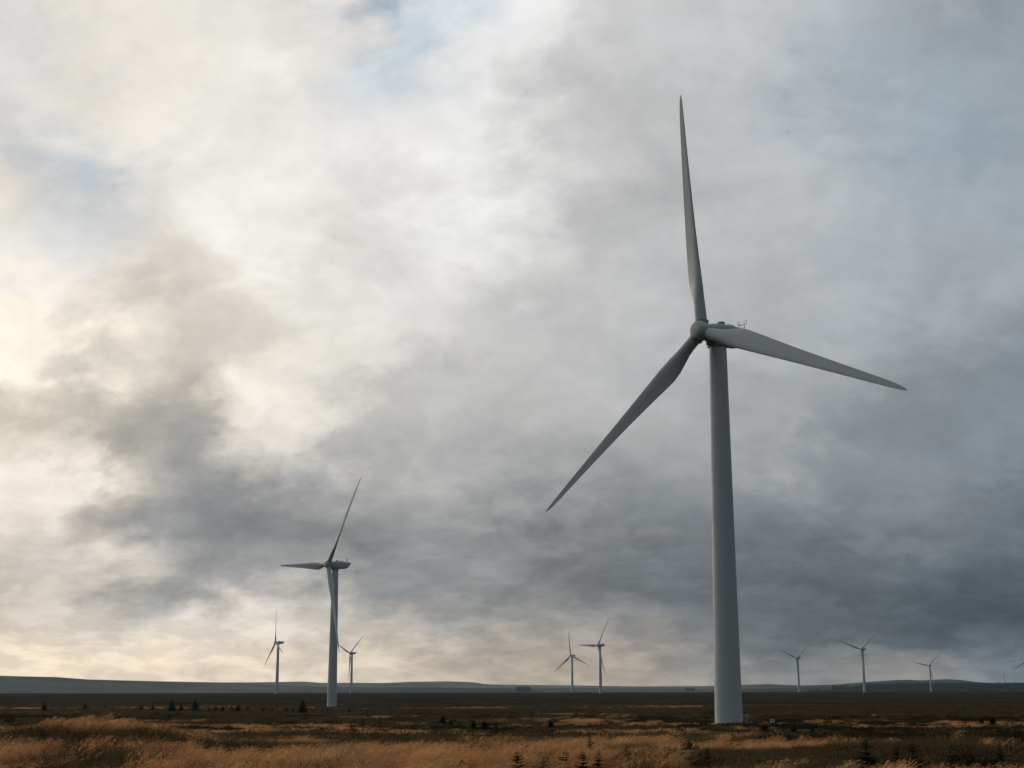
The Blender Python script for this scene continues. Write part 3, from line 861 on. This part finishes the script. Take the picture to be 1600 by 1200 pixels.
PLANTS = [
    ('spruce', 68, 1111, 13, 0, 'lone dark spruce far out on the moor nearest the left edge', G1),
    ('spruce', 132, 1109, 9, 1, 'low bushy spruce just behind the left end of the golden grass knoll', G1),
    ('spruce', 164, 1107, 5, 3, 'tiny dark spruce peeping over the top of the golden knoll', G1),
    ('spruce', 220, 1110, 9, 1, 'small rounded spruce behind the knoll, left one of a close pair', G1),
    ('spruce', 238, 1109, 8, 2, 'small pointed spruce behind the knoll, right one of a close pair', G1),
    ('spruce', 267, 1112, 17, 0, 'tall dark spruce at the left end of the row of three', G1),
    ('spruce', 283, 1111, 13, 2, 'shorter spruce in the middle of the row of three', G1),
    ('spruce', 305, 1112, 17, 3, 'broadest dark spruce at the right end of the row of three', G1),
    ('spruce', 325, 1111, 7, 1, 'small spruce just right of the broad one in the row of three', G1),
    ('spruce', 337, 1112, 8, 3, 'wide low spruce second to the right of the row of three', G1),
    ('spruce', 348, 1111, 8, 0, 'low spruce touching the right side of a wide low one', G1),
    ('spruce', 362, 1110, 8, 2, 'faint small spruce left of a taller one between row and mid-size turbine', G1),
    ('spruce', 372, 1112, 12, 1, 'tallest spruce between the row of three and the mid-size turbine group', G1),
    ('spruce', 387, 1111, 6, 1, 'tiny spruce right of the tallest one past the row of three', G1),
    ('sapling', 263, 1126, 10, 0, 'little dark sapling on the right flank of the golden knoll', G2),
    ('spruce', 411, 1112, 6, 3, 'tiny spruce below the far turbine with the upright blade', G1),
    ('spruce', 426, 1112, 6, 1, 'tiny spruce directly below the base of the far upright-blade turbine', G1),
    ('spruce', 447, 1113, 8, 1, 'low spruce in the clump left of the big lone spruce', G1),
    ('spruce', 457, 1115, 8, 0, 'small spruce close against the left of the big lone spruce', G1),
    ('spruce', 472, 1116, 23, 2, 'big dark lone spruce just left of the mid-size turbine base', G1),
    ('shrub', 421, 1138, 9, 1, 'dark shrub in the dry grass below and left of the big lone spruce', G3),
    ('shrub', 476, 1126, 6, 0, 'small dark shrub in front of the big lone spruce', G3),
    ('spruce', 546, 1114, 7, 1, 'small spruce right of the mid-size turbine stair', G1),
    ('spruce', 574, 1116, 6, 2, 'tiny spruce second to the right of the mid-size turbine base', G1),
    ('sapling', 567, 1135, 12, 1, 'grey-green sapling in the grass right of and below the mid-size turbine', G2),
    ('sapling', 594, 1133, 12, 0, 'dark sapling right beside the grey-green one below the mid-size turbine', G2),
    ('sapling', 675, 1139, 10, 2, 'small sapling at the left end of the central thicket of spruces', G2),
    ('spruce', 693, 1133, 16, 0, 'tall narrow spruce at the left of the central thicket', G1),
    ('spruce', 704, 1135, 10, 3, 'bushy spruce leaning on the tall narrow one in the central thicket', G1),
    ('spruce', 718, 1135, 7, 1, 'low spruce in the middle of the central thicket', G1),
    ('spruce', 740, 1141, 16, 0, 'pointed dark spruce right of the middle in the central thicket', G1),
    ('spruce', 757, 1142, 15, 3, 'widest spruce of the central thicket', G1),
    ('spruce', 775, 1142, 12, 2, 'dark spruce right of the widest one in the central thicket', G1),
    ('spruce', 789, 1141, 7, 1, 'low spruce ending the central thicket on the right', G1),
    ('shrub', 728, 1180, 11, 2, 'long dark heathery shrub low in the golden grass, lower half of a slanting pair', G3),
    ('shrub', 752, 1174, 13, 1, 'dark shrub higher up the slope, upper half of a slanting pair', G3),
    ('shrub', 722, 1199, 8, 2, 'dark shrub cut by the bottom edge below the slanting pair', G3),
    ('shrub', 836, 1139, 8, 1, 'low dark bush below the far central pair of turbines, left of a taller one', G3),
    ('spruce', 860, 1141, 14, 3, 'dark bushy spruce below the far central pair of turbines', G1),
    ('sapling', 806, 1203, 20, 1, 'dark sapling growing up from the bottom edge at the middle of the foreground', G2, 0.1),
    ('sapling', 883, 1192, 13, 0, 'slim sapling in the grass, leftmost of four below the central pair', G2, 0.1),
    ('sapling', 911, 1194, 12, 1, 'bushy sapling second of four below the central pair of turbines', G2, 0.1),
    ('sapling', 921, 1176, 30, 2, 'tall thin leaning sapling rising behind the bushy second of four', G2, 0.1, .45),
    ('sapling', 936, 1193, 13, 0, 'wide sapling third of four below the central pair of turbines', G2, 0.1),
    ('sapling', 980, 1184, 10, 1, 'short sapling rightmost of four below the central pair of turbines', G2, 0.1),
    ('shrub', 940, 1145, 6, 1, 'dark bush at the far edge of the golden grass above four saplings', G3),
    ('shrub', 1110, 1118, 9, 1, 'dark bush touching the left side of the largest tower near its foot', G3),
    ('shrub', 1066, 1149, 7, 2, 'low bush in the dry grass below left of the largest tower', G3),
    ('shrub', 1089, 1156, 9, 0, 'dark round bush below left of the largest tower, nearer than the low one', G3),
    ('shrub', 1076, 1168, 7, 0, 'small shrub in golden grass above the large foreground shrub', G3),
    ('shrub', 1086, 1192, 14, 2, 'large sprawling dark shrub in the foreground grass below the largest tower', G3, 0.1),
    ('sapling', 1106, 1190, 14, 0, 'thin sapling growing out of the large sprawling foreground shrub', G2, 0.1),
    ('shrub', 1145, 1151, 9, 2, 'broad dark bush straight below the foot of the largest tower', G3),
    ('shrub', 1177, 1161, 8, 0, 'small bush below right of the foot of the largest tower', G3),
    ('spruce', 1194, 1153, 20, 3, 'bushy spruce below right of the largest tower, left of the notice board', G1),
    ('spruce', 1226, 1154, 13, 1, 'low spruce just below right of the notice board', G1),
    ('spruce', 1241, 1151, 18, 0, 'pointed spruce right of and below the notice board', G1),
    ('sapling', 1231, 1165, 14, 1, 'sapling in front of the pointed spruce near the notice board', G2),
    ('spruce', 1270, 1151, 15, 2, 'dark spruce standing alone right of the pair near the notice board', G1),
    ('shrub', 1297, 1152, 11, 1, 'wide dark bush right of the spruce standing alone', G3),
    ('sapling', 1357, 1186, 24, 1, 'biggest foreground spruce sapling, dark and bushy in the right grass', G2, 0.1),
    ('sapling', 1403, 1184, 14, 0, 'faint small sapling between the biggest bushy one and the whorled one', G2, 0.1),
    ('sapling', 1429, 1190, 20, 1, 'open sapling with clear whorls of branches in the right foreground', G2, 0.12),
    ('shrub', 1447, 1158, 12, 1, 'dark rounded bush behind the whorled sapling', G3),
    ('shrub', 1495, 1157, 8, 2, 'low dark bush midway between whorled sapling and right edge', G3),
    ('shrub', 1532, 1158, 8, 1, 'dark bush below the pair of spruces near the right edge', G3),
    ('spruce', 1535, 1134, 12, 0, 'left one of the pair of dark spruces near the right edge', G1),
    ('spruce', 1552, 1134, 12, 3, 'right one of the pair of dark spruces near the right edge', G1),
    ('shrub', 1503, 1187, 9, 0, 'small ragged shrub in the right foreground grass', G3, 0.08),
    ('shrub', 1521, 1190, 7, 1, 'tiny ragged shrub just right of a small ragged one', G3, 0.08),
    ('sapling', 1564, 1186, 16, 2, 'broad sapling in the grass near the right edge', G2, 0.1),
    ('shrub', 1553, 1199, 11, 0, 'dark shrub at the bottom edge near the right corner', G3, 0.08),
    ('shrub', 1592, 1167, 22, 2, 'largest dark bush, cut by the right edge', G3),
    ('shrub', 15, 1130, 10, 0, 'dark shrub in a hollow behind the grass at the left edge', G3),
]
for q in PLANTS:
    k_, px, py, h, v, lab, g = q[:7]
    plant(k_, px, py, h, v, lab, g, *(q[7:]))

# ------------------------------------------------------------------ far-off plantations on the hill slopes
def woodland(name, patches, seed):
    rd = random.Random(seed)
    V, Fc, T = [], [], []
    for (px0, px1, d0, d1, n_, h0, h1) in patches:
        for _ in range(n_):
            px = rd.uniform(px0, px1); d = rd.uniform(d0, d1)
            a = math.atan((px - 800) / F_PX / 1.0219)
            x, y = d * math.sin(a), d * math.cos(a)
            z = gz(x, y); h = rd.uniform(h0, h1); r = h * .24
            m_ = len(V)
            for i in range(5):
                t = 6.283 * i / 5 + rd.random()
                V.append((x + r * math.cos(t), y + r * math.sin(t), z - 1)); T.append(.2)
            V.append((x, y, z + h)); T.append(rd.random())
            Fc.extend([(m_ + i, m_ + (i + 1) % 5, m_ + 5) for i in range(5)])
    me = bpy.data.meshes.new(name); me.from_pydata(V, [], Fc); me.materials.append(M_WOODLAND); with_tip(me, T)
    return tag(link(bpy.data.objects.new(name, me)), kind='stuff')
tag(woodland('plantation', [(807, 828, 5100, 5230, 130, 9, 14), (1072, 1086, 5200, 5280, 60, 6, 9)], 5),
    'dark far-off conifer plantation left of the central pair of turbines', 'woodland')
tag(woodland('plantation', [(1262, 1660, 4850, 5050, 1500, 8, 12), (1300, 1660, 5050, 5250, 1300, 9, 13), (1345, 1660, 5250, 5420, 1300, 10, 14), (1400, 1660, 5420, 5600, 1000, 10, 15)], 6),
    'long dark far-off forest along the foot of the blue hill', 'woodland')

# ------------------------------------------------------------------ grass and heather
def clump(seed, kind):
    rd = random.Random(seed)
    V, Fc, T = [], [], []
    def ribbon(pts, ws, tips, side_):
        n_ = len(V)
        for p_, w, t in zip(pts, ws, tips):
            V.append(p_ - side_ * w); V.append(p_ + side_ * w); T.extend([t, t])
        for i in range(len(pts) - 1):
            a = n_ + 2 * i
            Fc.append((a, a + 1, a + 3, a + 2))
    if kind == 'gold':
        for c in range(46):
            a = rd.random() * 6.283; rr = .30 * math.sqrt(rd.random())
            b = Vector((rr * math.cos(a), rr * math.sin(a), 0))
            h = rd.uniform(.28, .58)
            lean_ = Vector((rd.gauss(.34, .16), rd.gauss(0, .16), 0))
            t1 = rd.random() * 3.14
            sd = Vector((math.cos(t1), math.sin(t1), 0))
            pts = [b, b + lean_ * h * .22 + Vector((0, 0, h * .5)), b + lean_ * h * .62 + Vector((0, 0, h * .86)), b + lean_ * h * 1.15 + Vector((0, 0, h))]
            ribbon(pts, (.004, .0035, .003, .001), (.15, .5, .8, 1), sd)
            # feathery head
            if rd.random() < .8:
                for _ in range(5):
                    o = pts[2].lerp(pts[3], rd.uniform(-.3, .9))
                    e_ = o + Vector((rd.gauss(.05, .03), rd.gauss(0, .03), rd.gauss(.015, .03)))
                    w = Vector((0, rd.uniform(.003, .006), rd.uniform(.002, .005)))
                    n_ = len(V); V.extend([o, o.lerp(e_, .5) + w, e_, o.lerp(e_, .5) - w]); T.extend([.9, 1, 1, 1]); Fc.append((n_, n_ + 1, n_ + 2, n_ + 3))
        for c in range(44):                                  # leaf blades low in the tuft
            a = rd.random() * 6.283; rr = .30 * math.sqrt(rd.random())
            b = Vector((rr * math.cos(a), rr * math.sin(a), 0)); h = rd.uniform(.18, .42)
            lean_ = Vector((rd.gauss(.3, .4), rd.gauss(0, .4), 0))
            sd = Vector((-math.sin(a), math.cos(a), 0))
            ribbon([b, b + lean_ * h * .4 + Vector((0, 0, h * .7)), b + lean_ * h * 1.2 + Vector((0, 0, h * .8))], (.006, .005, .001), (0, .35, .6), sd)
    elif kind == 'rush':
        for c in range(80):
            a = rd.random() * 6.283; rr = .32 * math.sqrt(rd.random())
            b = Vector((rr * math.cos(a), rr * math.sin(a), 0)); h = rd.uniform(.25, .62)
            lean_ = Vector((math.cos(a) * .3 + rd.gauss(.2, .25), math.sin(a) * .3 + rd.gauss(0, .25), 0))
            t1 = rd.random() * 3.14
            sd = Vector((math.cos(t1), math.sin(t1), 0))
            ribbon([b, b + lean_ * h * .35 + Vector((0, 0, h * .6)), b + lean_ * h + Vector((0, 0, h * .9))], (.007, .006, .001), (0, .4, 1), sd)
    else:
        for c in range(150):
            a = rd.random() * 6.283; rr = .42 * math.sqrt(rd.random())
            hz = (1 - (rr / .46) ** 2) * .42
            o = Vector((rr * math.cos(a), rr * math.sin(a), hz * rd.uniform(.2, .9)))
            d1 = Vector((math.cos(a) * .5 + rd.gauss(0, .4), math.sin(a) * .5 + rd.gauss(0, .4), 1)).normalized()
            d2 = d1.orthogonal().normalized(); d2 = (Matrix.Rotation(rd.random() * 6.28, 3, d1) @ d2)
            L = rd.uniform(.07, .15)
            n_ = len(V); V.extend([o - d2 * .012, o + d1 * L * .6 + d2 * .022, o + d1 * L, o + d1 * L * .6 - d2 * .02]); Fc.append((n_, n_ + 1, n_ + 2, n_ + 3)); T.extend([.1, .6, 1, .6])
    me = bpy.data.meshes.new(kind + '_tuft'); me.from_pydata([tuple(v) for v in V], [], Fc)
    me.materials.append({'gold': M_GOLD, 'rush': M_RUSH, 'heath': M_HEATH, 'scrub': M_SHRUB}[kind]); with_tip(me, T)
    return bpy.data.objects.new(kind + '_tuft', me)

def scatter(name, sources, xs, ys, scl, hgt, wide, label, cat):
    """one object of many tufts: points on the land, a tuft instanced on each"""
    N = len(xs)
    rs = np.random.RandomState(abs(hash(name)) % 1000 if False else len(name) * 7)
    zs_ = ground(xs, ys) + EYE - 0.03
    me = bpy.data.meshes.new(name)
    me.vertices.add(N)
    me.vertices.foreach_set('co', np.stack([xs, ys, zs_], 1).astype(np.float32).ravel())
    rot = np.stack([rs.normal(0, .06, N), rs.normal(0, .06, N), rs.uniform(-wide, wide, N)], 1)
    a = me.attributes.new('turn', 'FLOAT_VECTOR', 'POINT'); a.data.foreach_set('vector', rot.astype(np.float32).ravel())
    a = me.attributes.new('size', 'FLOAT_VECTOR', 'POINT'); a.data.foreach_set('vector', np.stack([scl, scl, hgt], 1).astype(np.float32).ravel())
    a = me.attributes.new('pick', 'INT', 'POINT'); a.data.foreach_set('value', rs.randint(0, len(sources), N).astype(np.int32))
    o = link(bpy.data.objects.new(name, me))
    ng = bpy.data.node_groups.new(name, 'GeometryNodeTree')
    ng.interface.new_socket('Geometry', in_out='INPUT', socket_type='NodeSocketGeometry')
    ng.interface.new_socket('Geometry', in_out='OUTPUT', socket_type='NodeSocketGeometry')
    gi, go = ng.nodes.new('NodeGroupInput'), ng.nodes.new('NodeGroupOutput')
    iop = ng.nodes.new('GeometryNodeInstanceOnPoints')
    jn = ng.nodes.new('GeometryNodeJoinGeometry')
    for s_ in sources:
        oi = ng.nodes.new('GeometryNodeObjectInfo'); oi.inputs['Object'].default_value = s_; oi.inputs['As Instance'].default_value = True
        ng.links.new(oi.outputs['Geometry'], jn.inputs[0])
    def attr(nm, typ):
        q = ng.nodes.new('GeometryNodeInputNamedAttribute'); q.data_type = typ; q.inputs[0].default_value = nm
        return q.outputs['Attribute']
    ng.links.new(gi.outputs[0], iop.inputs['Points'])
    ng.links.new(jn.outputs[0], iop.inputs['Instance'])
    iop.inputs['Pick Instance'].default_value = True
    ng.links.new(attr('pick', 'INT'), iop.inputs['Instance Index'])
    ng.links.new(attr('turn', 'FLOAT_VECTOR'), iop.inputs['Rotation'])
    ng.links.new(attr('size', 'FLOAT_VECTOR'), iop.inputs['Scale'])
    ng.links.new(iop.outputs[0], go.inputs[0])
    md = o.modifiers.new('tufts', 'NODES'); md.node_group = ng
    return tag(o, label, cat, kind='stuff')

rs = np.random.RandomState(3)
def sector(d0, d1, half, dens):
    N = int(0.5 * (d1 ** 2 - d0 ** 2) * 2 * R_(half) * dens)
    d = np.sqrt(rs.uniform(d0 ** 2, d1 ** 2, N)); a = rs.uniform(-R_(half), R_(half), N)
    return d * np.sin(a), d * np.cos(a)
def goldness(x, y):
    d = np.hypot(x, y)
    pxp = 800 + F_PX * x / np.maximum(y, 1)
    fine = np.clip(1.4 - d / 130, 0, 1)
    mid = np.clip(1.6 - d / 260, 0, 1)
    g = 0.5 + (0.4 + 0.9 * mid) * (fbm(x * 0.7, y * 0.7, 9.0, 4, 7) - 0.5) + 0.9 * fine * (fbm(x, y, 3.2, 3, 9) - 0.5) + 0.95 * (fbm(x * .3, y * .7, 40.0, 3, 8) - .5) + 0.5 * (1 - fine) * (fbm(x * .25, y * .5, 90.0, 3, 14) - .5)
    near = sstep((72 - d) / 10)
    g = g + 0.04 * near - 0.165 * (1 - near) - 0.05 * sstep((d - 130) / 200)
    g = g - 0.10 * sstep((pxp - 1150) / 350) * (1 - near) - 0.08 * sstep((pxp - 800) / 600) * near  # near grass gives way to darker rush rightward, imitating light falloff
    # bare dark ground right of the knoll and along the hollow behind the near grass
    g = g - 0.34 * np.exp(-((pxp - 420) / 190) ** 2 - ((d - 47) / 7.5) ** 2)
    g = g - 0.14 * np.exp(-((pxp - 300) / 200) ** 2 - ((d - 38) / 5) ** 2)
    g = g + 0.25 * np.exp(-((x + 12.2) / 6.5) ** 2 - ((y - 46) / 8.0) ** 2)
    # pale streaks of grass far out
    for cx, cy, wx, wy, am in STREAKS:
        g = g + am * np.exp(-((x - cx) / wx) ** 2 - ((y - cy) / wy) ** 2)
    return g
STREAKS = []
for px, py, wpx, am in ((870, 1118.5, 60, .4), (960, 1124, 30, .4), (1275, 1132, 30, .2), (470, 1122, 50, .32), (560, 1124, 40, .3), (340, 1119, 70, .28),
                        (640, 1123, 80, .3), (750, 1107, 50, .3), (380, 1099.5, 40, .3), (560, 1101, 60, .25), (1050, 1106, 60, .3), (100, 1099.5, 70, .3), (1470, 1112, 60, .25), (1520, 1141, 40, .16), (930, 1131, 60, .25)):
    q = at(px, py)
    dd = math.hypot(q.x, q.y)
    STREAKS.append((q.x, q.y, wpx * dd / F_PX, dd * 0.034, am))
GOLD = [clump(400 + i, 'gold') for i in range(7)]
RUSH = [clump(500 + i, 'rush') for i in range(5)]
HEATH = [clump(600 + i, 'heath') for i in range(5)]
SCRUB = [clump(650 + i, 'scrub') for i in range(5)]
ZN = [(5, 26, 27, 7.0, 1.0), (26, 75, 25, 5.5, 1.0), (75, 150, 24, 3.0, 1.5), (150, 300, 23, 0.8, 2.2), (300, 720, 22.5, 0.20, 2.8)]
bag = {'gold': [], 'rush': [], 'heath': [], 'scrub': []}
for d0, d1, half, dens, sc in ZN:
    x, y = sector(d0, d1, half, dens)
    d = np.hypot(x, y)
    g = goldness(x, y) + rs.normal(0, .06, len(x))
    s_ = sc * rs.uniform(.75, 1.3, len(x))
    h_ = np.minimum(s_, 1.0 + 0.08 * (s_ - 1)) * rs.uniform(.75, 1.2, len(x)) * (0.35 + 1.1 * fbm(x, y, 6.0, 3, 12))
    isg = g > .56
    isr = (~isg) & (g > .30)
    pxp = 800 + F_PX * x / np.maximum(y, 1)
    bushy = fbm(x, y, 7.0, 3, 21) + 0.5 * (fbm(x * .5, y, 30.0, 3, 22) - .5) + 0.10 * sstep((pxp - 1050) / 300) + 0.04 * sstep((300 - pxp) / 200)
    isb = (d > 62) & (d < 330) & (bushy > .63)
    isg &= ~isb; isr &= ~isb
    ish = ~isg & ~isr & ~isb
    # nothing grows through the turbine foundation
    free = np.hypot(x - 32.35, y - 223.9) > 2.6
    h_ = np.where(np.hypot(x - 32.35, (y - 214) * .6) < 12, h_ * .5, h_)
    for qx, qy, qr in PLANT_AT:
        k_ = math.hypot(qx, qy)
        ux, uy = qx / k_, qy / k_
        al = (qx - x) * ux + (qy - y) * uy; ac = np.abs((qx - x) * uy - (qy - y) * ux)
        free &= ~((ac < qr * .8) & (np.abs(al) < qr * .8))
        h_ = np.where((ac < qr * 1.3) & (al > -qr) & (al < 1.0 + k_ * .12), h_ * .7, h_)
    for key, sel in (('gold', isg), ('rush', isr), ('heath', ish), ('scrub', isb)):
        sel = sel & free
        hk = h_
        if key == 'scrub':
            hk = np.minimum(h_, 1.2) * rs.uniform(.7, 1.7, len(x))
        elif key == 'heath':
            hk = h_ * np.where((rs.rand(len(x)) < .12) & (d > 78), 1.6, 1.0)
        bag[key].append(np.stack([x[sel], y[sel], s_[sel], hk[sel]]))
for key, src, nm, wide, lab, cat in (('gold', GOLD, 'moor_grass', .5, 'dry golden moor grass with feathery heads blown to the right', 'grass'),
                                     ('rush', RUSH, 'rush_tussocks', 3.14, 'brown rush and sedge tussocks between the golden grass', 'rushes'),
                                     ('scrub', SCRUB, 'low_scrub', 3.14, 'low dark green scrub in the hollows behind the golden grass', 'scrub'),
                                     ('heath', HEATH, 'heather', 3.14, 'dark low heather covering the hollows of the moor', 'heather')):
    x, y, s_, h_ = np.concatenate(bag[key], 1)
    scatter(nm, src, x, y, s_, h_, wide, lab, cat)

# ------------------------------------------------------------------ the air between here and the hills
hz = MB()
b0, t0 = LOWEST - 1.0, 122.0
hz.box((0, 0, (b0 + t0) / 2), (22400, 22400, t0 - b0))
m, n, out = new_mat('haze')
pv = n.node('ShaderNodeVolumePrincipled')
pv.inputs['Color'].default_value = (0.56, 0.78, 1.0, 1)
pv.inputs['Density'].default_value = 2.7e-5
pv.inputs['Anisotropy'].default_value = 0.45
n.t.links.new(pv.outputs[0], out.inputs['Volume'])
tag(hz.build('haze', m), kind='stuff')
